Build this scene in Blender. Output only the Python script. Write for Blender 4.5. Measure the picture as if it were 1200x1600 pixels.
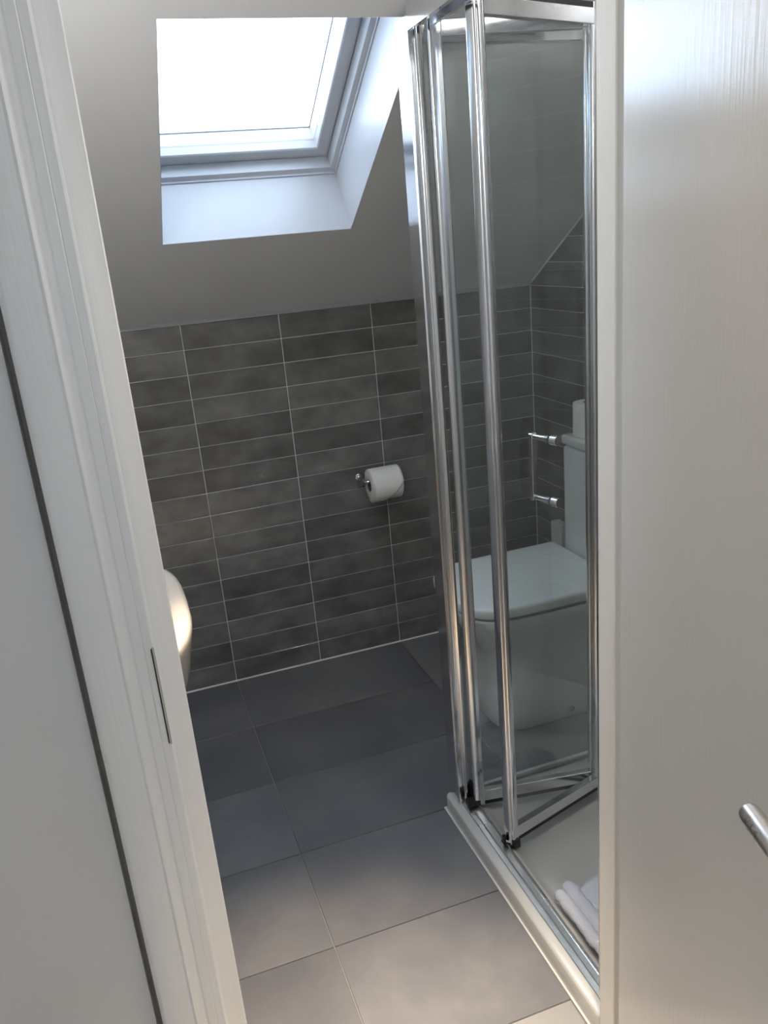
import bpy, bmesh, math, random
from mathutils import Vector, Matrix, noise

S = bpy.context.scene
for o in list(bpy.data.objects):
    bpy.data.objects.remove(o)
random.seed(7)

# ------------------------------------------------------------------ camera
cam_d = bpy.data.cameras.new('camera')
cam = bpy.data.objects.new('camera', cam_d)
S.collection.objects.link(cam)
RM = [[0.940454, -0.328994, -0.085497], [-0.180935, -0.271566, -0.945259], [0.287766, 0.904442, -0.314922]]
m = Matrix.Identity(4)
for i in range(3):
    m[i][0] = RM[0][i]; m[i][1] = -RM[1][i]; m[i][2] = -RM[2][i]
m.translation = Vector((-0.23713, -2.59144, 1.40828))
cam.matrix_world = m
cam_d.sensor_fit = 'VERTICAL'
cam_d.sensor_height = 36.0
cam_d.lens = 36.0 * 1288.69 / 1600.0
cam_d.clip_start = 0.02
S.camera = cam

# ------------------------------------------------------------------ sky
W = bpy.data.worlds.new('sky')
S.world = W
W.use_nodes = True
nt = W.node_tree
nt.nodes.clear()
tc = nt.nodes.new('ShaderNodeTexCoord')
mp = nt.nodes.new('ShaderNodeMapping'); mp.inputs['Scale'].default_value = (1, 1, 2.2)
nz = nt.nodes.new('ShaderNodeTexNoise'); nz.inputs['Scale'].default_value = 2.2; nz.inputs['Detail'].default_value = 6
rp = nt.nodes.new('ShaderNodeValToRGB')
rp.color_ramp.elements[0].position = .42; rp.color_ramp.elements[0].color = (.46, .69, 1, 1)
rp.color_ramp.elements[1].position = .66; rp.color_ramp.elements[1].color = (1, .97, .93, 1)
bg = nt.nodes.new('ShaderNodeBackground'); bg.inputs['Strength'].default_value = 8.2
wo = nt.nodes.new('ShaderNodeOutputWorld')
nt.links.new(tc.outputs['Generated'], mp.inputs['Vector'])
nt.links.new(mp.outputs[0], nz.inputs['Vector'])
nt.links.new(nz.outputs['Fac'], rp.inputs[0])
nt.links.new(rp.outputs[0], bg.inputs[0])
nt.links.new(bg.outputs[0], wo.inputs[0])

# ------------------------------------------------------------------ unseen lights added to brighten hall and bathroom, a warm hall spot first
def lamp(name, kind, loc, energy, col, **kw):
    d = bpy.data.lights.new(name, kind); d.energy = energy; d.color = col
    for k, v in kw.items(): setattr(d, k, v)
    o = bpy.data.objects.new(name, d); o.location = loc; S.collection.objects.link(o)
    return o
hall_spot = lamp('hall_fill_spot', 'SPOT', (.22, -2.12, 2.37), 210, (1, .84, .66), spot_size=math.radians(46), spot_blend=1.0, shadow_soft_size=.06)
hall_spot.rotation_euler = (0, 0, 0)
# unseen warm spot added to pool light on the floor inside the door
lamp('bathroom_fill_spot', 'SPOT', (-.10, -1.59, 2.15), 300, (1, .80, .59), spot_size=math.radians(35), spot_blend=1.0, shadow_soft_size=.04)
# unseen fill light added by the door wall to brighten the bathroom
lamp('bathroom_fill', 'POINT', (-.46, -1.57, 1.70), 7.2, (.97, .985, 1), shadow_soft_size=.07)
# fill light added over the near end of the tray, hidden by the door
lamp('shower_fill', 'POINT', (.62, -1.56, 2.05), 11.0, (.97, .985, 1), shadow_soft_size=.07)
# unseen neutral fill light added in the hall behind the viewer
lamp('hall_fill', 'POINT', (.55, -3.1, 2.15), 10, (.93, .96, 1), shadow_soft_size=.09)

S.view_settings.view_transform = 'Standard'
S.view_settings.look = 'None'
S.view_settings.exposure = 0.0
S.view_settings.gamma = 1.0
S.view_settings.use_curve_mapping = False
S.cycles.max_bounces = 16
S.cycles.diffuse_bounces = 6
S.cycles.glossy_bounces = 8
S.cycles.transmission_bounces = 8
S.cycles.transparent_max_bounces = 32
S.cycles.caustics_reflective = False
S.cycles.sample_clamp_indirect = 6.0

# ------------------------------------------------------------------ materials
def newmat(name):
    mt = bpy.data.materials.new(name); mt.use_nodes = True
    n = mt.node_tree; b = n.nodes['Principled BSDF']
    return mt, n, b

def N(n, t, **kw):
    x = n.nodes.new(t)
    for k, v in kw.items():
        if k in x.inputs: x.inputs[k].default_value = v
        else: setattr(x, k, v)
    return x

def paint(name, col, rough, bump=.0, bscale=(60, 60, 60), det=4, vary=.03, spec=.5, coat=0.0):
    mt, n, b = newmat(name)
    t = N(n, 'ShaderNodeTexCoord')
    m1 = N(n, 'ShaderNodeMapping'); m1.inputs['Scale'].default_value = bscale
    z = N(n, 'ShaderNodeTexNoise', Scale=1.0, Detail=det)
    n.links.new(t.outputs['Object'], m1.inputs[0]); n.links.new(m1.outputs[0], z.inputs['Vector'])
    z2 = N(n, 'ShaderNodeTexNoise', Scale=2.5, Detail=3)
    n.links.new(t.outputs['Object'], z2.inputs['Vector'])
    r = N(n, 'ShaderNodeValToRGB')
    r.color_ramp.elements[0].position = .3; r.color_ramp.elements[1].position = .7
    r.color_ramp.elements[0].color = tuple(c * (1 - vary) for c in col) + (1,)
    r.color_ramp.elements[1].color = tuple(min(1, c * (1 + vary)) for c in col) + (1,)
    n.links.new(z2.outputs['Fac'], r.inputs[0]); n.links.new(r.outputs[0], b.inputs['Base Color'])
    b.inputs['Roughness'].default_value = rough
    b.inputs['Specular IOR Level'].default_value = spec
    b.inputs['Coat Weight'].default_value = coat
    if bump:
        bp = N(n, 'ShaderNodeBump', Strength=bump, Distance=.002)
        n.links.new(z.outputs['Fac'], bp.inputs['Height']); n.links.new(bp.outputs[0], b.inputs['Normal'])
    return mt

def tile_mat(name, c0, c1, c2, rough, scale, wave, coat=0.0):
    mt, n, b = newmat(name)
    t = N(n, 'ShaderNodeTexCoord'); oi = N(n, 'ShaderNodeObjectInfo')
    sc = N(n, 'ShaderNodeVectorMath', operation='SCALE'); sc.inputs['Scale'].default_value = 37.0
    cb = N(n, 'ShaderNodeCombineXYZ')
    n.links.new(oi.outputs['Random'], cb.inputs[0]); n.links.new(oi.outputs['Random'], cb.inputs[2])
    n.links.new(cb.outputs[0], sc.inputs[0])
    ad = N(n, 'ShaderNodeVectorMath', operation='ADD')
    n.links.new(t.outputs['Object'], ad.inputs[0]); n.links.new(sc.outputs[0], ad.inputs[1])
    mp_ = N(n, 'ShaderNodeMapping'); mp_.inputs['Scale'].default_value = scale
    n.links.new(ad.outputs[0], mp_.inputs[0])
    z = N(n, 'ShaderNodeTexNoise', Scale=1.0, Detail=6, Roughness=.6, Distortion=.15)
    n.links.new(mp_.outputs[0], z.inputs['Vector'])
    r = N(n, 'ShaderNodeValToRGB')
    e = r.color_ramp.elements
    e[0].position = .3; e[0].color = c0 + (1,); e[1].position = .72; e[1].color = c2 + (1,)
    x = e.new(.5); x.color = c1 + (1,)
    n.links.new(z.outputs['Fac'], r.inputs[0])
    # each tile a little lighter or darker
    mr = N(n, 'ShaderNodeMapRange'); mr.inputs['To Min'].default_value = .78; mr.inputs['To Max'].default_value = 1.2
    n.links.new(oi.outputs['Random'], mr.inputs['Value'])
    mx = N(n, 'ShaderNodeVectorMath', operation='SCALE')
    n.links.new(r.outputs[0], mx.inputs[0]); n.links.new(mr.outputs[0], mx.inputs['Scale'])
    n.links.new(mx.outputs[0], b.inputs['Base Color'])
    rr = N(n, 'ShaderNodeMapRange'); rr.inputs['To Min'].default_value = rough * .75; rr.inputs['To Max'].default_value = rough * 1.3
    n.links.new(z.outputs['Fac'], rr.inputs['Value']); n.links.new(rr.outputs[0], b.inputs['Roughness'])
    z3 = N(n, 'ShaderNodeTexNoise', Scale=18.0, Detail=3)
    n.links.new(ad.outputs[0], z3.inputs['Vector'])
    bp = N(n, 'ShaderNodeBump', Strength=wave, Distance=.004)
    n.links.new(z3.outputs['Fac'], bp.inputs['Height']); n.links.new(bp.outputs[0], b.inputs['Normal'])
    b.inputs['Coat Weight'].default_value = coat
    b.inputs['Coat Roughness'].default_value = .05
    return mt

def metal(name, col, rough, sc=(90, 90, 3)):
    mt, n, b = newmat(name)
    b.inputs['Base Color'].default_value = col + (1,); b.inputs['Metallic'].default_value = 1
    t = N(n, 'ShaderNodeTexCoord'); m1 = N(n, 'ShaderNodeMapping'); m1.inputs['Scale'].default_value = sc
    z = N(n, 'ShaderNodeTexNoise', Scale=1.0, Detail=3)
    n.links.new(t.outputs['Object'], m1.inputs[0]); n.links.new(m1.outputs[0], z.inputs['Vector'])
    rr = N(n, 'ShaderNodeMapRange'); rr.inputs['To Min'].default_value = rough * .7; rr.inputs['To Max'].default_value = rough * 1.35
    n.links.new(z.outputs['Fac'], rr.inputs['Value']); n.links.new(rr.outputs[0], b.inputs['Roughness'])
    return mt

def glass_mat(name, tint, ior=1.5):
    mt = bpy.data.materials.new(name); mt.use_nodes = True
    n = mt.node_tree; n.nodes.clear()
    tr = N(n, 'ShaderNodeBsdfTransparent'); tr.inputs[0].default_value = tint + (1,)
    gl = N(n, 'ShaderNodeBsdfGlossy'); gl.inputs['Roughness'].default_value = 0.0; gl.inputs[0].default_value = (1, 1, 1, 1)
    fr = N(n, 'ShaderNodeFresnel', IOR=ior)
    # thin pane: both of its faces reflect like air to glass (the pane does not bend light)
    ge = N(n, 'ShaderNodeNewGeometry'); im = N(n, 'ShaderNodeMapRange')
    im.inputs['To Min'].default_value = ior; im.inputs['To Max'].default_value = 1 / ior
    n.links.new(ge.outputs['Backfacing'], im.inputs['Value']); n.links.new(im.outputs[0], fr.inputs['IOR'])
    mx = N(n, 'ShaderNodeMixShader'); ou = N(n, 'ShaderNodeOutputMaterial')
    n.links.new(fr.outputs[0], mx.inputs[0]); n.links.new(tr.outputs[0], mx.inputs[1]); n.links.new(gl.outputs[0], mx.inputs[2])
    n.links.new(mx.outputs[0], ou.inputs[0])
    return mt

M = {}
M['ceiling'] = paint('matt_ceiling_paint', (.70, .70, .70), .75, .05, (140, 140, 140))
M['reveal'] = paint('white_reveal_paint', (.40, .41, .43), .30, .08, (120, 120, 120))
M['hallpaint'] = paint('grey_hall_paint', (.70, .69, .67), .65, .12, (160, 160, 160))
M['gloss_v'] = paint('white_gloss_paint', (.84, .835, .81), .28, .22, (260, 260, 7), 5, .02)
M['door_paint'] = paint('white_door_paint', (.74, .735, .71), .20, .22, (170, 170, 8), 5, .02)
M['wall_tile'] = tile_mat('grey_glazed_tile', (.112, .108, .101), (.168, .161, .150), (.240, .230, .216), .24, (7, 7, 12), .06, .35)
M['floor_tile'] = tile_mat('charcoal_floor_tile', (.130, .129, .138), (.157, .155, .162), (.202, .197, .197), .50, (4, 4, 4), .05)
M['grout'] = paint('pale_grout', (.74, .73, .70), .8, .1, (300, 300, 300))
M['floor_grout'] = paint('grey_grout', (.32, .315, .31), .8, .1, (300, 300, 300))
M['chrome'] = metal('polished_chrome', (.80, .81, .83), .13)
M['alu'] = metal('bright_aluminium', (.86, .86, .85), .26, (6, 6, 6))
M['satin'] = metal('satin_steel', (.60, .59, .58), .30)
M['glass'] = glass_mat('green_tinted_glass', (.972, .988, .985))
M['clear'] = glass_mat('clear_window_glass', (.98, .985, .985))
M['black'] = paint('black_rubber', (.012, .012, .013), .45)
M['ceramic'] = paint('white_ceramic', (.80, .81, .80), .10, 0, coat=.3, vary=.005)
M['warm_lit'] = paint('warm_lit_ceramic', (.62, .56, .48), .14, 0, coat=.3, vary=.005)  # warm light falling on the basin is put into this base colour
M['seat'] = paint('white_seat_plastic', (.80, .81, .82), .22, vary=.005)
M['tray'] = paint('white_acrylic_tray', (.60, .595, .565), .18, 0, coat=.2, vary=.01)
M['paper'] = paint('tissue_paper', (.84, .82, .77), .95, .35, (220, 220, 220))
M['towel'] = paint('white_terry', (.78, .79, .86), .95, 1.0, (420, 420, 420), 2)
M['card'] = paint('cardboard_core', (.12, .10, .09), .9)
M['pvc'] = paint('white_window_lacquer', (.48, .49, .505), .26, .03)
M['carpet'] = paint('beige_carpet', (.50, .41, .31), .95, .8, (500, 500, 500), 2)
M['cover'] = paint('grey_aluminium_cover', (.5, .51, .52), .35)
M['gasket'] = paint('grey_gasket', (.20, .20, .21), .6)

# ------------------------------------------------------------------ helpers
def link(o, parent=None):
    S.collection.objects.link(o)
    if parent: o.parent = parent
    return o

def obj(name, bm, mat, parent=None, smooth=None, **props):
    me = bpy.data.meshes.new(name)
    bmesh.ops.recalc_face_normals(bm, faces=bm.faces)
    bm.to_mesh(me); bm.free()
    me.materials.append(M[mat] if isinstance(mat, str) else mat)
    if smooth is not None:
        me.polygons.foreach_set('use_smooth', [True] * len(me.polygons))
        if smooth < 180: me.set_sharp_from_angle(angle=math.radians(smooth))
    o = bpy.data.objects.new(name, me)
    for k, v in props.items(): o[k] = v
    return link(o, parent)

def thing(name, label, cat, loc=(0, 0, 0), group=None):
    o = bpy.data.objects.new(name, None); o.empty_display_size = .05
    o['label'] = label; o['category'] = cat
    if group: o['group'] = group
    return link(o)

def off(bm, loc):
    bmesh.ops.translate(bm, verts=bm.verts, vec=-Vector(loc))
    return bm

def box(bm, x0, x1, y0, y1, z0, z1, bev=0, seg=1):
    g = bmesh.ops.create_cube(bm, size=1)
    for v in g['verts']:
        v.co = Vector(((x0 + x1) / 2 + v.co.x * (x1 - x0), (y0 + y1) / 2 + v.co.y * (y1 - y0), (z0 + z1) / 2 + v.co.z * (z1 - z0)))
    if bev:
        es = {e for v in g['verts'] for e in v.link_edges}
        bmesh.ops.bevel(bm, geom=list(es), offset=bev, segments=seg, affect='EDGES', profile=.5)
    return bm

def B(*a, **k):
    return box(bmesh.new(), *a, **k)

def prism(bm, poly, z0, z1):
    lo = [bm.verts.new((x, y, z0)) for x, y in poly]
    hi = [bm.verts.new((x, y, z1)) for x, y in poly]
    n = len(poly)
    bm.faces.new(lo[::-1]); bm.faces.new(hi)
    for i in range(n): bm.faces.new((lo[i], lo[(i + 1) % n], hi[(i + 1) % n], hi[i]))
    return bm

def loft(bm, rings, cap=True, closed=True):
    vs = [[bm.verts.new(p) for p in r] for r in rings]
    n = len(rings[0])
    for a, b in zip(vs, vs[1:]):
        for i in range(n if closed else n - 1):
            bm.faces.new((a[i], a[(i + 1) % n], b[(i + 1) % n], b[i]))
    if cap:
        bm.faces.new(vs[0][::-1]); bm.faces.new(vs[-1])
    return bm

def tube(bm, pts, r, n=12):
    pts = [Vector(p) for p in pts]
    rings = []
    up = None
    for i, p in enumerate(pts):
        d = (pts[min(i + 1, len(pts) - 1)] - pts[max(i - 1, 0)]).normalized()
        if up is None:
            up = Vector((0, 0, 1)) if abs(d.z) < .9 else Vector((1, 0, 0))
        a = d.cross(up).normalized(); b_ = a.cross(d).normalized(); up = b_
        rr = r[i] if isinstance(r, (list, tuple)) else r
        rings.append([p + a * rr * math.cos(2 * math.pi * k / n) + b_ * rr * math.sin(2 * math.pi * k / n) for k in range(n)])
    return loft(bm, rings)

def superell(cx, cy, a, b, e, n=48, z=0):
    out = []
    for k in range(n):
        t = 2 * math.pi * k / n
        c, s = math.cos(t), math.sin(t)
        out.append((cx + a * math.copysign(abs(c) ** (2 / e), c), cy + b * math.copysign(abs(s) ** (2 / e), s), z))
    return out

def bar(bm, p, q, half, z0, z1, bev=0):
    """upright slab of thickness 2*half from plan point p to plan point q"""
    p, q = Vector(p), Vector(q); d = (q - p).normalized(); nn = Vector((-d.y, d.x)) * half
    t = bmesh.new()
    prism(t, [p + nn, p - nn, q - nn, q + nn], z0, z1)
    if bev: bmesh.ops.bevel(t, geom=list(t.edges), offset=bev, segments=2, affect='EDGES', profile=.5)
    me = bpy.data.meshes.new('tmp'); t.to_mesh(me); t.free(); bm.from_mesh(me); bpy.data.meshes.remove(me)
    return bm

# room constants
XL, XR = -.60, 1.182              # left wall, right wall (tile faces)
YF = -1.628                       # bathroom face of the door wall
PZ = .0757; KNEE = 16 * PZ        # tile course, top of the back-wall tiling
Z0 = 1.217; TN = .616
AL = math.atan(TN); CA, SA = math.cos(AL), math.sin(AL)
def slope_z(y): return Z0 - TN * y
def SP(x, s, n): return Vector((x, -CA * s + SA * n, Z0 + SA * s + CA * n))   # slope coordinates

# ------------------------------------------------------------------ floor
bm = B(XL, XR, -1.70, .02, -.02, -.0035)
floor = obj('floor', bm, 'floor_grout', kind='structure', label='dark charcoal large format tiled bathroom floor')
ys = [-.002] + [-.3158 - .3048 * k for k in range(5)]
xs = [XL, 0, .604, XR]
cache = {}
for i in range(3):
    for j in range(len(ys) - 1):
        x0, x1 = xs[i] + .001, xs[i + 1] - .001; y1, y0 = ys[j] - .001, ys[j + 1] + .001
        key = (round(x1 - x0, 4), round(y1 - y0, 4))
        if key not in cache:
            w, d = key
            b_ = B(-w / 2, w / 2, -d / 2, d / 2, -.008, 0, bev=.0012)
            me = bpy.data.meshes.new('floor_tile'); b_.to_mesh(me); b_.free(); me.materials.append(M['floor_tile']); cache[key] = me
        o = bpy.data.objects.new('floor_tile', cache[key]); o.location = ((x0 + x1) / 2, (y0 + y1) / 2, 0); link(o, floor)

# ------------------------------------------------------------------ tiled walls
def wall_tiles(parent, cols, rows, place, clip=None):
    """place(u, z) -> world point of the tile face; tiles are thin bevelled slabs"""
    cache = {}
    place0 = place
    org = place0(0, 0, 0)
    place = lambda u, z, d: place0(u, z, d) - org
    for c0, c1 in cols:
        for r in range(rows):
            u0, u1 = c0 + .0014, c1 - .0014; z0, z1 = r * PZ + .0012, (r + 1) * PZ - .0012
            poly = [(u0, z0), (u1, z0), (u1, z1), (u0, z1)]
            cut = False
            if clip:
                new = []
                for k in range(4):
                    a, b_ = poly[k], poly[(k + 1) % 4]
                    fa, fb = clip(*a), clip(*b_)
                    if fa >= 0: new.append(a)
                    if (fa >= 0) != (fb >= 0):
                        t = fa / (fa - fb); new.append((a[0] + t * (b_[0] - a[0]), a[1] + t * (b_[1] - a[1])))
                cut = len(new) != 4 or any(abs(p[0] - q[0]) + abs(p[1] - q[1]) > 1e-6 for p, q in zip(new, poly))
                poly = new
                if len(poly) < 3: continue
                ar = sum(poly[k - 1][0] * poly[k][1] - poly[k][0] * poly[k - 1][1] for k in range(len(poly))) / 2
                if abs(ar) < 1.5e-4: continue
            cu = sum(p[0] for p in poly) / len(poly); cz = sum(p[1] for p in poly) / len(poly)
            key = None if cut else round(u1 - u0, 4)
            if key is None or key not in cache:
                t = bmesh.new()
                lo = [t.verts.new(place(p[0] - cu, p[1] - cz, .006)) for p in poly]
                mid = [t.verts.new(place(p[0] - cu, p[1] - cz, .0010)) for p in poly]
                hi = [t.verts.new(place((p[0] - cu) * (1 - .0018 / max(.02, abs(p[0] - cu))), (p[1] - cz) * (1 - .0012 / max(.01, abs(p[1] - cz))), 0)) for p in poly]
                n = len(poly)
                for k in range(n):
                    q = (k + 1) % n
                    t.faces.new((lo[k], lo[q], mid[q], mid[k])); t.faces.new((mid[k], mid[q], hi[q], hi[k]))
                t.faces.new(hi)
                bmesh.ops.recalc_face_normals(t, faces=t.faces)
                me = bpy.data.meshes.new('wall_tile'); t.to_mesh(me); t.free(); me.materials.append(M['wall_tile'])
                # outward check
                if key is not None: cache[key] = me
            else: me = cache[key]
            o = bpy.data.objects.new('wall_tile', me)
            o.location = place0(cu, cz, 0)
            jt = random.uniform(-.0025, .0025)
            link(o, parent)

bm = B(XL - .05, XR + .05, .0025, .10, -.02, 1.30)
wall_back = obj('wall_back', bm, 'grout', kind='structure', label='grey tiled knee wall under the sloping ceiling')
ce = [-.60, -.302, 0, .302, .604, .906, XR]
wall_tiles(wall_back, list(zip(ce, ce[1:])), 16, lambda u, z, d: Vector((u, d, z)))

t = bmesh.new()
pts = [(.02, -.02), (YF, -.02), (YF, slope_z(YF) + .02), (.02, slope_z(.02) + .02)]
lo = [t.verts.new((XR + .0025, y, z)) for y, z in pts]; hi = [t.verts.new((XR + .10, y, z)) for y, z in pts]
t.faces.new(lo); t.faces.new(hi[::-1])
for k in range(4): t.faces.new((lo[k], lo[(k + 1) % 4], hi[(k + 1) % 4], hi[k]))
wall_right = obj('wall_right', t, 'grout', kind='structure', label='grey tiled wall behind the toilet and shower, cut along the sloping ceiling')
ce = [0, .328, .630, .932, 1.234, 1.536, -YF]
wall_tiles(wall_right, list(zip(ce, ce[1:])), 30, lambda u, z, d: Vector((XR + d, -u, z)),
           clip=lambda u, z: (slope_z(-u) - .003) - z)

t = bmesh.new()
pts = [(.02, -.02), (YF, -.02), (YF, slope_z(YF) + .02), (.02, slope_z(.02) + .02)]
lo = [t.verts.new((XL, y, z)) for y, z in pts]; hi = [t.verts.new((XL - .1, y, z)) for y, z in pts]
t.faces.new(lo); t.faces.new(hi[::-1])
for k in range(4): t.faces.new((lo[k], lo[(k + 1) % 4], hi[(k + 1) % 4], hi[k]))
obj('wall_left', t, 'ceiling', kind='structure', label='plain white wall carrying the wash basin')

# door wall with the doorway cut out
HX0, HX1 = -1.15, 1.30
DX0, DX1, DZ = -.2515, .416, 2.02
YH = -1.711
bm = bmesh.new()
box(bm, HX0, -.3260, YH, YF, -.02, 2.45); box(bm, -.3260, DX0, YH + .03, YF, -.02, 2.45); box(bm, DX1, HX1, YH, YF, -.02, 2.45); box(bm, DX0, DX1, YH, YF, DZ, 2.45)
obj('wall_front', bm, 'hallpaint', kind='structure', label='plain grey painted wall around the doorway')

# ------------------------------------------------------------------ sloping ceiling with the skylight opening
OX0, OX1, S0, S1, ND = -.043, .453, .421, 1.108, .17
STOP = (2.40 - Z0) / SA
def slope_part(t, x0, x1, s0, s1):
    vs = [SP(x0, s0, 0), SP(x1, s0, 0), SP(x1, s1, 0), SP(x0, s1, 0)]
    lo = [t.verts.new(v) for v in vs]
    hi = [t.verts.new(v + Vector((0, SA, CA)) * .010) for v in vs]
    t.faces.new(lo); t.faces.new(hi[::-1])
    for k in range(4): t.faces.new((lo[k], lo[(k + 1) % 4], hi[(k + 1) % 4], hi[k]))
t = bmesh.new()
SE = -YF / CA
slope_part(t, XL - .05, OX0, -.03, SE); slope_part(t, OX1, XR + .05, -.03, SE)
slope_part(t, OX0, OX1, -.03, S0); slope_part(t, OX0, OX1, S1, SE)
ceiling = obj('ceiling', t, 'ceiling', kind='structure', label='sloping off white painted attic ceiling around the skylight')

# ------------------------------------------------------------------ window_1: the roof window
win = bpy.data.objects.new('window_1', None); link(win); win['kind'] = 'structure'
win['label'] = 'white framed roof window in the sloping ceiling'
WX0, WS1 = -.105, 1.200            # the frame runs on behind the plaster at the left and the top
def ring(x0, x1, s0, s1, n, ins):
    f = min(1, max(0, n / ND)); x0 = x0 + (WX0 - OX0) * f; s1 = s1 + (WS1 - S1) * f
    return [SP(x0 + ins, s0 + ins, n), SP(x1 - ins, s0 + ins, n), SP(x1 - ins, s1 - ins, n), SP(x0 + ins, s1 - ins, n)]
def rings(prof, mat, name, parent=None, **k):
    t = bmesh.new()
    loft(t, [ring(OX0, OX1, S0, S1, n, i) for i, n in prof], cap=False)
    return obj(name, t, mat, parent, **k)
# plaster reveal (a 12 mm lining, open at both ends)
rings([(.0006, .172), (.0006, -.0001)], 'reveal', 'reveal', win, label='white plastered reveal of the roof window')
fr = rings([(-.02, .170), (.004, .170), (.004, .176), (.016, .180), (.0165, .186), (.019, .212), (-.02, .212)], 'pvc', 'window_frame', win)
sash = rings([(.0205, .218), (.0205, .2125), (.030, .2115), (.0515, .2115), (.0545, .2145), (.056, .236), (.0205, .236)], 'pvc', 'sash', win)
rings([(-.03, .19), (-.03, .2362), (.0562, .2362), (.0575, .241), (.0575, .243), (.0610, .272), (.062, .275), (-.08, .275), (-.08, .19)], 'cover', 'outer_cover', win)
rings([(.0612, .2722), (.0618, .2708), (.0630, .2725), (.0625, .2742), (.0612, .2745)], 'gasket', 'gasket', sash)
t = bmesh.new()
loft(t, [ring(OX0, OX1, S0, S1, .2366, .0563), ring(OX0, OX1, S0, S1, .2400, .0563)])
obj('pane', t, 'clear', sash)

# trims: coved sealant bead on top of the tiles, and along the slope on the right wall
t = bmesh.new()
pr = [(.003, KNEE - .002), (-.0035, KNEE - .0005), (-.0045, KNEE + .004), (-.009, KNEE + .012), (-.022, slope_z(-.022) + .001), (.003, slope_z(.003) + .01)]
loft(t, [[(x, y, z) for y, z in pr] for x in (XL + .001, XR - .001)])
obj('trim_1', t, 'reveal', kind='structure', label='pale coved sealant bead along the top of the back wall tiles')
t = bmesh.new()
t1 = []
for s in (.01, SE - .02):
    t1.append([SP(XR + .002, s, .002), SP(XR - .004, s, .002), SP(XR - .0035, s, -.0025), SP(XR - .001, s, -.004), SP(XR + .002, s, -.004)])
loft(t, t1)
obj('trim_2', t, 'grout', kind='structure', label='thin pale sealant line where sloping ceiling meets right wall')

t = bmesh.new()
loft(t, [[(x, .001, .0002), (x, -.0042, .0002), (x, -.0006, .0042), (x, .001, .0042)] for x in (XL + .001, XR - .001)])
obj('trim_4', t, 'grout', kind='structure', label='thin pale sealant line where back wall tiles meet the floor')
# ------------------------------------------------------------------ hall shell behind the camera
HYB = -4.2
bm = B(HX0, HX1, HYB, -1.70, -.05, -.001)
hf = obj('floor_hall', bm, 'carpet', kind='structure', label='beige carpet of the hall outside the doorway')
bm = B(HX0 - .1, HX0, HYB, YF, -.05, 2.5); obj('wall_hall_left', bm, 'hallpaint', kind='structure', label='grey side wall of the hall')
bm = B(HX1, HX1 + .1, HYB, YF, -.05, 2.5); obj('wall_hall_right', bm, 'hallpaint', kind='structure', label='pale side wall of the hall behind the door')
bm = B(HX0 - .1, HX1 + .1, HYB - .1, HYB, -.05, 2.5); obj('wall_hall_back', bm, 'hallpaint', kind='structure', label='pale end wall of the hall behind the viewer')
RX0, RX1, RY0, RY1 = -.15, .75, -3.85, -2.95
bm = bmesh.new()
box(bm, HX0 - .1, RX0, HYB - .1, YF, 2.40, 2.56); box(bm, RX1, HX1 + .1, HYB - .1, YF, 2.40, 2.56)
box(bm, RX0, RX1, HYB - .1, RY0, 2.40, 2.56); box(bm, RX0, RX1, RY1, YF, 2.40, 2.56)
obj('ceiling_hall', bm, 'ceiling', kind='structure', label='white flat ceiling of the hall')
w2 = bpy.data.objects.new('window_2', None); link(w2); w2['kind'] = 'structure'; w2['label'] = 'flat rooflight over the hall'
bm = bmesh.new()
for a in ((RX0, RX0 + .05, RY0, RY1), (RX1 - .05, RX1, RY0, RY1), (RX0 + .05, RX1 - .05, RY0, RY0 + .05), (RX0 + .05, RX1 - .05, RY1 - .05, RY1)):
    box(bm, *a, 2.45, 2.53)
obj('window_frame', bm, 'pvc', w2)
obj('pane', B(RX0 + .04, RX1 - .04, RY0 + .04, RY1 - .04, 2.48, 2.486), 'clear', w2)

# ------------------------------------------------------------------ doorway casing
trim3 = bpy.data.objects.new('trim_3', None); link(trim3); trim3['kind'] = 'structure'
trim3['label'] = 'white gloss moulded door casing and lining of the doorway'
XA = -.2518
# architrave profile seen from above, (distance from inner edge, proud of the wall)
prof = [(0, 0), (0, .0070), (.0012, .0085), (.0105, .0085), (.0125, .0065), (.0140, .0063), (.0170, .0075), (.0200, .0110), (.0222, .0165), (.0230, .0220), (.0245, .0238), (.0262, .0232), (.0275, .0226), (.040, .0240), (.058, .0240), (.0625, .0225), (.0652, .0200), (.0652, -.029), (.001, -.029), (.001, 0)]
t = bmesh.new(); prism(t, [(XA - a, YH - p) for a, p in prof], 0, 2.08)
obj('architrave', t, 'gloss_v', trim3, smooth=25)
t = bmesh.new(); prism(t, [(.4185 + a, YH - p) for a, p in prof][::-1], 0, 2.08)
obj('architrave', t, 'gloss_v', trim3, smooth=25)
t = bmesh.new()
ring_h = [[(x, YH - p, 2.018 + a) for a, p in prof] for x in (-.3165, .4815)]
loft(t, ring_h)
obj('architrave', t, 'gloss_v', trim3, smooth=25)
# lining with rebate and stop
t = bmesh.new(); prism(t, [(-.2515, YH - .004), (-.2425, YH - .004), (-.2400, YH - .0015), (-.2397, -1.670), (-.2160, -1.670), (-.2145, -1.6685), (-.2145, YF - .003), (-.2515, YF - .003)], 0, 1.985)
obj('door_lining', t, 'gloss_v', trim3, smooth=25)
t = bmesh.new(); prism(t, [(.416, YH - .004), (.416, YF - .001), (.388, YF - .001), (.3878, -1.6685), (.3895, -1.670), (.413, -1.670), (.413, YH - .004)], 0, 1.985)
obj('door_lining', t, 'gloss_v', trim3, smooth=25)
obj('door_lining', B(-.2515, .416, YH - .004, YF - .001, 1.985, 2.02, bev=.001), 'gloss_v', trim3)
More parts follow.
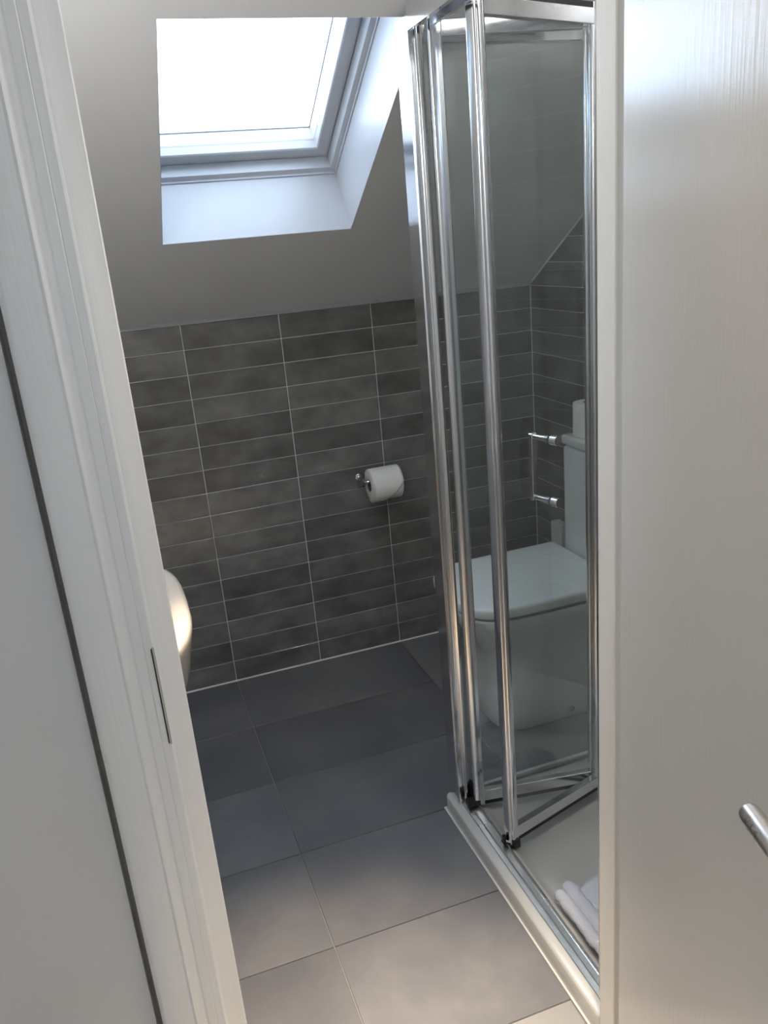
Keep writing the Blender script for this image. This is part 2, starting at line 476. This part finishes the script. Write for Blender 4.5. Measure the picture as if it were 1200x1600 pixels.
# strike plate with its lip on the edge of the lining
t = bmesh.new()
box(t, -.2438, -.2412, YH - .0058, YH - .0036, .872, .998, bev=.0008)
sp = obj('strike_plate', t, 'chrome', trim3, label='narrow metal strike plate let into the lining edge')
t = bmesh.new(); box(t, -.2450, -.2434, YH - .0052, YH - .0035, .874, .996)
obj('painted_shadow_gap', t, 'black', sp)  # solid black strip painted in for the shade beside the plate

# ------------------------------------------------------------------ door, opened towards the viewer
door = bpy.data.objects.new('door_1', None); link(door); door['kind'] = 'structure'
door['label'] = 'white gloss painted door standing open beside the viewer'
th = math.radians(74)
DV = Vector((-math.cos(th), -math.sin(th), 0)); DN = Vector((-math.sin(th), math.cos(th), 0))
PV = Vector((.4045, -1.718, 0))
door.matrix_world = Matrix(((DV.x, DN.x, 0, PV.x), (DV.y, DN.y, 0, PV.y), (0, 0, 1, 0), (0, 0, 0, 1)))
# local: x along the leaf from the hinge, y towards the visible face
obj('door_leaf', B(.002, .655, 0, .035, .008, 1.98, bev=.0015, seg=2), 'door_paint', door)
t = bmesh.new()
AX, AZ = .595, .94
arc = [(AX, .035, AZ), (AX, .072, AZ), (AX - .003, .080, AZ), (AX - .010, .0845, AZ), (AX - .02, .086, AZ), (AX - .07, .086, AZ), (AX - .118, .086, AZ), (AX - .1235, .086, AZ), (AX - .125, .086, AZ)]
tube(t, arc, [.0095] * 7 + [.0085, .006], 20)
lv = obj('lever_handle', t, 'satin', door, smooth=40, label='brushed steel round bar lever handle')
t = bmesh.new(); tube(t, [(AX, .035, AZ), (AX, .043, AZ), (AX, .0445, AZ)], [.026, .026, .0245], 28)
obj('rose', t, 'satin', lv, smooth=40)

# ------------------------------------------------------------------ shower tray
tray = thing('shower_tray', 'low white acrylic shower tray standing on the dark floor tiles', 'shower tray')
TX0, TX1, TY0, TY1 = .388, 1.180, -1.626, -.927
def rrect(x0, x1, y0, y1, r, z, k=5):
    out = []
    for cx, cy, a0 in ((x1 - r, y1 - r, 0), (x0 + r, y1 - r, 90), (x0 + r, y0 + r, 180), (x1 - r, y0 + r, 270)):
        for i in range(k + 1):
            a = math.radians(a0 + 90 * i / k); out.append((cx + r * math.cos(a), cy + r * math.sin(a), z))
    return out
def rr(i, z, r=.012): return rrect(TX0 + i, TX1 - i * .3, TY0 + i * .3, TY1 - i, r, z)
def rr2(i, z, r=.03): return rrect(TX0 + i, TX1 - i, TY0 + i, TY1 - i, r, z)
t = bmesh.new()
loft(t, [rr(0, .001), rr(0, .044), rr(.0015, .048), rr(.005, .050), rr2(.055, .050), rr2(.062, .0485), rr2(.070, .043), rr2(.080, .032), rr2(.095, .0275, .04), rr2(.16, .0245, .05)])
obj('tray_body', t, 'tray', tray, smooth=40)
t = bmesh.new(); tube(t, [(.80, -1.28, .0235), (.80, -1.28, .0285), (.80, -1.28, .0300)], [.045, .045, .036], 28)
obj('waste_cover', t, 'chrome', tray, smooth=40, label='round chrome waste cover')
t = bmesh.new()
prism(t, [(TX0 - .004, TY0), (TX0 + .001, TY0), (TX0 + .001, TY1 + .001), (TX1, TY1 + .001), (TX1, TY1 + .004), (TX0 - .004, TY1 + .004)], .0002, .004)
obj('sealant_bead', t, 'grout', tray)

# ------------------------------------------------------------------ shower enclosure
enc = thing('shower_enclosure', 'chrome framed glass shower enclosure with folded bifold door on the white tray', 'shower')
ZT = .0505
# corner post
post = [(.4000, -.9840), (.4000, -.9300), (.4035, -.9270), (.4400, -.9270), (.4400, -.9600), (.4330, -.9640), (.4330, -.9790), (.4310, -.9860), (.4280, -.9905), (.4230, -.9925), (.4195, -.9905), (.4180, -.9862), (.4140, -.9870), (.4095, -.9872), (.4030, -.9868)]
t = bmesh.new(); prism(t, post, ZT, 1.790)
obj('corner_post', t, 'chrome', enc, smooth=35)
# side screen towards the toilet
sd = obj('side_screen', B(.440, XR - .022, -.9600, -.9550, .058, 1.76), 'glass', enc, label='fixed glass side screen facing the toilet')
obj('bottom_rail', B(.440, XR - .002, -.9620, -.9530, ZT, .0600, bev=.001), 'gasket', sd)
obj('top_rail', B(.440, XR - .002, -.9680, -.9470, 1.748, 1.780, bev=.0015), 'chrome', sd)
obj('wall_profile', B(XR - .026, XR - .001, -.9690, -.9460, .080, 1.748, bev=.002), 'chrome', sd)
# bottom track and header
t = bmesh.new()
trk = [(.4090, ZT), (.4090, .0530), (.4100, .0542), (.4180, .0552), (.4190, .0530), (.4205, .0530), (.4215, .0560), (.4230, .0572), (.4330, .0580), (.4340, .0565), (.4355, .0565), (.4365, .0620), (.4380, .0632), (.4398, .0625), (.4405, ZT)]
loft(t, [[(x, y, z) for x, z in trk] for y in (-.9935, TY0 + .003)])
obj('bottom_track', t, 'alu', enc, smooth=30)
t = bmesh.new()
hd = [(.3990, 1.764), (.3990, 1.815), (.4020, 1.818), (.4380, 1.818), (.4420, 1.815), (.4420, 1.766), (.4400, 1.764), (.4330, 1.764), (.4330, 1.790), (.4080, 1.790), (.4080, 1.764)]
loft(t, [[(x, y, z) for x, z in hd] for y in (-.9945, TY0 + .003)])
obj('header_rail', t, 'chrome', enc, smooth=30)
# far wall profile beside the door wall
t = bmesh.new(); prism(t, [(.402, TY0 + .002), (.402, TY0 + .022), (.406, TY0 + .026), (.436, TY0 + .026), (.440, TY0 + .022), (.440, TY0 + .002)], .070, 1.764)
obj('wall_profile', t, 'chrome', enc, smooth=30)

A1, A2 = Vector((.445, -1.010)), Vector((.742, -1.0625))
B1, B2 = Vector((.4545, -1.1650)), Vector((.742, -1.0815))
def stile_poly(p, d, w, dep):
    """rounded bar in plan: w along d, dep across"""
    nn = Vector((-d.y, d.x)); out = []
    r = .0045
    for sx, sy, a0 in ((1, 1, 0), (-1, 1, 90), (-1, -1, 180), (1, -1, 270)):
        for k in range(4):
            a = math.radians(a0 + 30 * k)
            q = d * (sx * (w / 2 - r) + r * math.cos(a)) + nn * (sy * (dep / 2 - r) + r * math.sin(a))
            out.append(p + q)
    return out
def leaf(P, Q, name, label, lead_first):
    d = (Q - P).normalized()
    t = bar(bmesh.new(), P + d * .008, Q - d * .008, .0028, .085, 1.768)
    g = obj(name, t, 'glass', enc, label=label)
    t = bar(bmesh.new(), P + d * .004, Q - d * .002, .0085, .068, .097, .0012); obj('bottom_rail', t, 'chrome', g)
    t = bar(bmesh.new(), P + d * .004, Q - d * .002, .0070, .0575, .0678); obj('seal', t, 'black', g)
    t = bar(bmesh.new(), P + d * .004, Q - d * .002, .0085, 1.748, 1.7755, .0012); obj('top_rail', t, 'chrome', g)
    t = bar(bmesh.new(), P + d * .004, Q - d * .002, .0070, 1.7758, 1.7850); obj('seal', t, 'black', g)
    t = prism(bmesh.new(), stile_poly(P, d, .027, .024), .060, 1.785)
    obj('stile', t, 'chrome', g, smooth=35)
    t = prism(bmesh.new(), stile_poly(Q - d * .004, d, .022, .0165), .060, 1.785)
    obj('stile', t, 'chrome', g, smooth=35)
    return g, d
ga, da = leaf(A1, A2, 'hinged_door_leaf', 'inner leaf of the bifold door, hinged at the corner post', False)
gb, db = leaf(B1, B2, 'sliding_door_leaf', 'outer leaf of the folded bifold door carrying the pull handle', True)
# lead stile front bead and black foot / head glides
nb = Vector((-db.y, db.x))
t = prism(bmesh.new(), stile_poly(B1 - nb * .0125 - db * .001, db, .016, .010), .075, 1.785)
obj('lead_bead', t, 'chrome', gb, smooth=35)
t = bmesh.new()
box(t, B1.x - .022, B1.x + .012, B1.y - .017, B1.y + .013, .0505, .0605, bev=.002)
tube(t, [(B1.x - .02, B1.y - .002, .066), (B1.x - .02, B1.y - .002, .082)], .005, 10)
box(t, B1.x - .004, B1.x + .013, B1.y - .021, B1.y - .0125, .0505, .0755, bev=.0025)
obj('foot_glide', t, 'black', gb, label='black plastic glide under the lead stile')
t = bmesh.new(); box(t, B1.x - .016, B1.x + .010, B1.y - .014, B1.y + .012, 1.7855, 1.797, bev=.002)
obj('head_glide', t, 'black', gb)
t = bmesh.new()
for p in (A1,):
    box(t, p.x - .032, p.x + .012, p.y - .012, p.y + .012, .0585, .0595 + .016, bev=.002)
box(t, .432, .446, -1.012, -.966, .0585, .10, bev=.002)
obj('pivot_block', t, 'black', ga)
# apex hinge seal
t = bar(bmesh.new(), A2 + Vector((.010, .002)), B2 + Vector((.010, -.002)), .0045, .075, 1.775)
obj('hinge_strip', t, 'satin', ga)
# pull handle: bar inside the fold, discs on this side
hc = Vector((.605, -1.1213))
t = bmesh.new()
hp = hc + nb * .052
box(t, -.0080, .0080, -.0055, .0055, .842, .990, bev=.0014)
bmesh.ops.rotate(t, verts=t.verts, cent=(0, 0, 0), matrix=Matrix.Rotation(math.atan2(db.y, db.x), 3, 'Z'))
bmesh.ops.translate(t, verts=t.verts, vec=(hp.x, hp.y, 0))
hd_o = obj('pull_handle', t, 'chrome', gb, label='square chrome bow pull handle')
for z in (.983, .849):
    t = bmesh.new()
    a = hc + nb * .050; b_ = hc + nb * .004
    tube(t, [(a.x, a.y, z), (a.x + (b_.x - a.x) * .55, a.y + (b_.y - a.y) * .55, z), (b_.x, b_.y, z)], [.006, .006, .0085], 14)
    obj('handle_stem', t, 'chrome', hd_o, smooth=40)
    t = bmesh.new(); a = hc - nb * .0035; b_ = hc - nb * .019
    tube(t, [(a.x, a.y, z), (b_.x, b_.y, z), (b_.x - nb.x * .001, b_.y - nb.y * .001, z)], [.0105, .0105, .0095], 20)
    obj('handle_knob', t, 'chrome', hd_o, smooth=40)

# ------------------------------------------------------------------ towel in the tray
tw = thing('bath_towel', 'white terry towel lying folded in the shower tray behind the track', 'towel')
def terry_roll(path, r, name):
    t = bmesh.new()
    pts, rad = [], []
    n = 40
    for i in range(n + 1):
        f = i / n
        p = Vector(path[0]).lerp(Vector(path[1]), f)
        p += Vector((noise.noise((f * 9, 1.3, r * 99)) * .004, 0, noise.noise((f * 7, 5.1, r * 77)) * .003))
        e = math.sqrt(max(.02, 1 - (1 - min(1, f * 14)) ** 2)) * math.sqrt(max(.02, 1 - (1 - min(1, (1 - f) * 14)) ** 2))
        pts.append(p); rad.append(r * e * (1 + .12 * noise.noise((f * 16, 3, r * 55))))
    tube(t, pts, rad, 18)
    for v in t.verts:
        v.co += Vector((noise.noise(v.co * 140), noise.noise(v.co * 140 + Vector((9, 9, 9))), noise.noise(v.co * 140 + Vector((4, 2, 7))))) * .0022
    return obj(name, t, 'towel', tw, smooth=180)
terry_roll([(.4670, -1.350, .0660), (.4680, -1.560, .0660)], .0135, 'fold')
terry_roll([(.4930, -1.338, .0680), (.4960, -1.560, .0690)], .0150, 'fold')
t = bmesh.new()
G = {}
nu, nv = 26, 30
for i in range(nu + 1):
    for j in range(nv + 1):
        u, v = i / nu, j / nv
        x = .490 + u * .24; y = -1.364 + u * .05 - v * (.190 + .01 * math.sin(u * 5))
        edge = min(1, min(u, 1 - u, v, 1 - v) * 9 + .02)
        z = .043 + (.060 * math.sin(min(1, u * 1.6 + .25) * math.pi * .62) * (.75 + .25 * math.cos(v * 4.2))) * math.sqrt(max(.3, edge)) + .006 * noise.noise((x * 24, y * 24, 2))
        G[i, j] = t.verts.new((x, y, z))
for i in range(nu):
    for j in range(nv):
        t.faces.new((G[i, j], G[i + 1, j], G[i + 1, j + 1], G[i, j + 1]))
o = obj('sheet', t, 'towel', tw, smooth=180)
md = o.modifiers.new('thick', 'SOLIDIFY'); md.thickness = .006; md.offset = -1

# ------------------------------------------------------------------ toilet
TYC = -.545
toi = thing('toilet', 'white close coupled toilet with closed lid against the tiled right wall', 'toilet')
def dring(xf, hw, z, e=3.4, xb=1.176, n=28, L=.21):
    """D shape in plan: squarish rounded front at xf, straight back at xb"""
    out = []
    for k in range(n + 1):
        a = math.pi / 2 + math.pi * k / n
        c, s_ = math.cos(a), math.sin(a)
        out.append((xf + L + L * math.copysign(abs(c) ** (2 / e), c), TYC + hw * math.copysign(abs(s_) ** (2 / e), s_), z))
    out += [(xb, TYC - hw, z), (xb, TYC + hw, z)]
    return out
t = bmesh.new()
secs = [(.668, .157, .0005), (.664, .160, .006), (.664, .160, .06), (.666, .160, .16), (.664, .161, .215), (.652, .163, .245), (.628, .171, .285), (.602, .182, .325), (.588, .190, .355), (.584, .192, .372), (.587, .190, .3775)]
loft(t, [dring(*s_, e=4.6 - 1.2 * min(1, s_[2] / .3), L=.17 + .05 * min(1, s_[2] / .3)) for s_ in secs])
obj('pan', t, 'ceramic', toi, smooth=40)
def lidring(i, z, xb=1.052, e=3.4, hw=.197, xf=.577):
    return dring(xf + i, hw - i, z, e, xb - i)
t = bmesh.new(); loft(t, [lidring(.024, .3777), lidring(.022, .379), lidring(.022, .3825), lidring(.026, .3830)])
obj('seat', t, 'seat', toi, smooth=40)
t = bmesh.new(); loft(t, [lidring(.030, .3829), lidring(.030, .3885), lidring(.004, .3888), lidring(.001, .3898), lidring(0, .393), lidring(0, .411), lidring(.002, .416), lidring(.006, .4188), lidring(.012, .4198), lidring(.03, .4212), lidring(.06, .4222)])
obj('lid', t, 'seat', toi, smooth=50)
t = bmesh.new(); box(t, 1.058, 1.176, TYC - .158, TYC + .145, .3785, .752, bev=.012, seg=4)
cis = obj('cistern', t, 'ceramic', toi, smooth=40)
t = bmesh.new(); box(t, 1.0545, 1.178, TYC - .162, TYC + .149, .7545, .786, bev=.009, seg=4)
obj('cistern_lid', t, 'ceramic', cis, smooth=40)
t = bmesh.new(); tube(t, [(1.115, TYC - .06, .786), (1.115, TYC - .06, .791), (1.115, TYC - .06, .7925)], [.021, .021, .019], 24)
obj('flush_button', t, 'chrome', cis, smooth=40, label='round chrome flush button')
t = bmesh.new(); tube(t, [(.8935, -.7045, .03), (.8935, -.710, .03), (.8935, -.7125, .03)], [.0085, .0085, .006], 18)
obj('bolt_cap', t, 'chrome', toi, smooth=40, label='small chrome fixing cap low on the side')

pb = obj('pipe_boxing', B(1.145, XR - .002, -.235, -.165, .0005, .416, bev=.004, seg=2), 'ceramic', label='short white upright pipe boxing on the tiled wall beside the cistern', category='pipe boxing')

def paper_roll(name, label, cat, group=None):
    """axis along local z, 0..h"""
    r_ = thing(name, label, cat, group=group)
    r, rc, h = .0535, .021, .104
    t = bmesh.new()
    n = 40
    prof_ = [(rc, 0), (r - .004, 0), (r - .001, .0015), (r, .005), (r + .0004, h * .3), (r, h * .7), (r, h - .005), (r - .001, h - .0015), (r - .004, h), (rc, h)]
    rg = []
    for rad, z in prof_:
        rg.append([(rad * math.cos(2 * math.pi * k / n) * (1 + .012 * noise.noise((k * .5, z * 20, 1))), rad * math.sin(2 * math.pi * k / n), z + .0012 * noise.noise((k * .8, rad * 60, 4)) * (rad > .03)) for k in range(n)])
    loft(t, rg, cap=False)
    return r_, t, r, rc, h
# roll standing on the cistern
r_, t, r, rc, h = paper_roll('toilet_paper_roll', 'spare white toilet roll standing upright on the cistern lid', 'toilet paper')
obj('paper', t, 'paper', r_, smooth=50)
t = bmesh.new(); n = 28
loft(t, [[(rc * f * math.cos(2 * math.pi * k / n), rc * f * math.sin(2 * math.pi * k / n), z) for k in range(n)] for f, z in ((1.02, .001), (1.02, h - .001), (.95, h - .001), (.95, .001), (1.02, .001))], cap=False)
obj('core', t, 'card', r_, smooth=50, label='grey cardboard core')
r_.location = (1.118, -.462, .7862); r_.scale = (.94, .94, .98)

# roll on the holder: axis along +x
r2, t, r, rc, h = paper_roll('toilet_paper_roll', 'white toilet roll with folded corner on the wall holder', 'toilet paper')
obj('paper', t, 'paper', r2, smooth=50)
t = bmesh.new()
loft(t, [[(rc * f * math.cos(2 * math.pi * k / n), rc * f * math.sin(2 * math.pi * k / n), z) for k in range(n)] for f, z in ((1.02, .001), (1.02, h - .001), (.95, h - .001), (.95, .001), (1.02, .001))], cap=False)
obj('core', t, 'card', r2, smooth=50, label='dark cardboard core')
# loose outer sheet with its end folded to a point
t = bmesh.new()
na, nh = 26, 12
a0 = math.radians(-150)
grid = {}
for i in range(na + 1):
    for j in range(nh + 1):
        f = i / na
        zz = .001 + (h - .002) * j / nh
        # end angle depends on height along the roll: diagonal fold
        ae = math.radians(112) - math.radians(124) * (j / nh)
        a = a0 + (ae - a0) * f
        rr3 = r + .0016 + .0026 * f
        grid[i, j] = t.verts.new((rr3 * math.cos(a), rr3 * math.sin(a), zz))
for i in range(na):
    for j in range(nh):
        t.faces.new((grid[i, j], grid[i + 1, j], grid[i + 1, j + 1], grid[i, j + 1]))
o = obj('loose_sheet', t, 'paper', r2, smooth=180)
md = o.modifiers.new('thick', 'SOLIDIFY'); md.thickness = .0012
RX, RY, RZ = .520, -.078, .6335
# local z -> +x ; local x -> -y ; local y -> -z? keep right handed: x->-y, y->z... 
r2.matrix_world = Matrix(((0, 0, 1, RX), (-1, 0, 0, RY), (0, -1, 0, RZ), (0, 0, 0, 1))) @ Matrix.Rotation(0, 4, 'Z')
if r2.matrix_world.to_3x3().determinant() < 0:
    r2.matrix_world = Matrix(((0, 0, 1, RX), (-1, 0, 0, RY), (0, 1, 0, RZ), (0, 0, 0, 1)))

hol = thing('toilet_roll_holder', 'small chrome toilet roll holder fixed on the back wall tiles', 'holder')
t = bmesh.new()
ZB = RZ + .0135
tube(t, [(.508, -.0005, ZB), (.508, -.006, ZB), (.508, -.0075, ZB)], [.0125, .0125, .010], 24)
ro = obj('wall_plate', t, 'chrome', hol, smooth=40)
t = bmesh.new()
tube(t, [(.508, -.006, ZB), (.508, -.062, ZB), (.509, -.071, ZB), (.513, -.0765, ZB), (.520, -.078, ZB), (.60, -.078, ZB), (.628, -.078, ZB)], .006, 14)
obj('arm', t, 'chrome', hol, smooth=40)

# ------------------------------------------------------------------ wash basin on the left wall
bas = thing('wash_basin', 'rounded wash basin, warm light put into its colour, on the left wall, mostly hidden by the doorway', 'basin')
CY = -1.235
def bring(xt, hw, z, e):
    return [(max(XL + .002, p[0]), p[1], z) for p in superell(XL + .04, CY, xt - (XL + .04), hw, e, 64)]
t = bmesh.new()
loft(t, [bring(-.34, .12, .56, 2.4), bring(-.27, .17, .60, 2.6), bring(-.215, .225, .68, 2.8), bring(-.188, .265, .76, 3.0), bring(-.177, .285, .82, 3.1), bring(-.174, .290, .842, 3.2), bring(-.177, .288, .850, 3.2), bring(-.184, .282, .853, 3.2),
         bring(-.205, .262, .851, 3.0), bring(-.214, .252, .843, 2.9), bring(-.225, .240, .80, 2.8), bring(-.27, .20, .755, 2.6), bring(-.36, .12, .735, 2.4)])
obj('bowl', t, 'warm_lit', bas, smooth=60)
t = bmesh.new()
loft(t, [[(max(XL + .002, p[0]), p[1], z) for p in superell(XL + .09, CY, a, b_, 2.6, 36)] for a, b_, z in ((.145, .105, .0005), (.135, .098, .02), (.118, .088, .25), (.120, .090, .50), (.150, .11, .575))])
obj('pedestal', t, 'warm_lit', bas, smooth=60)
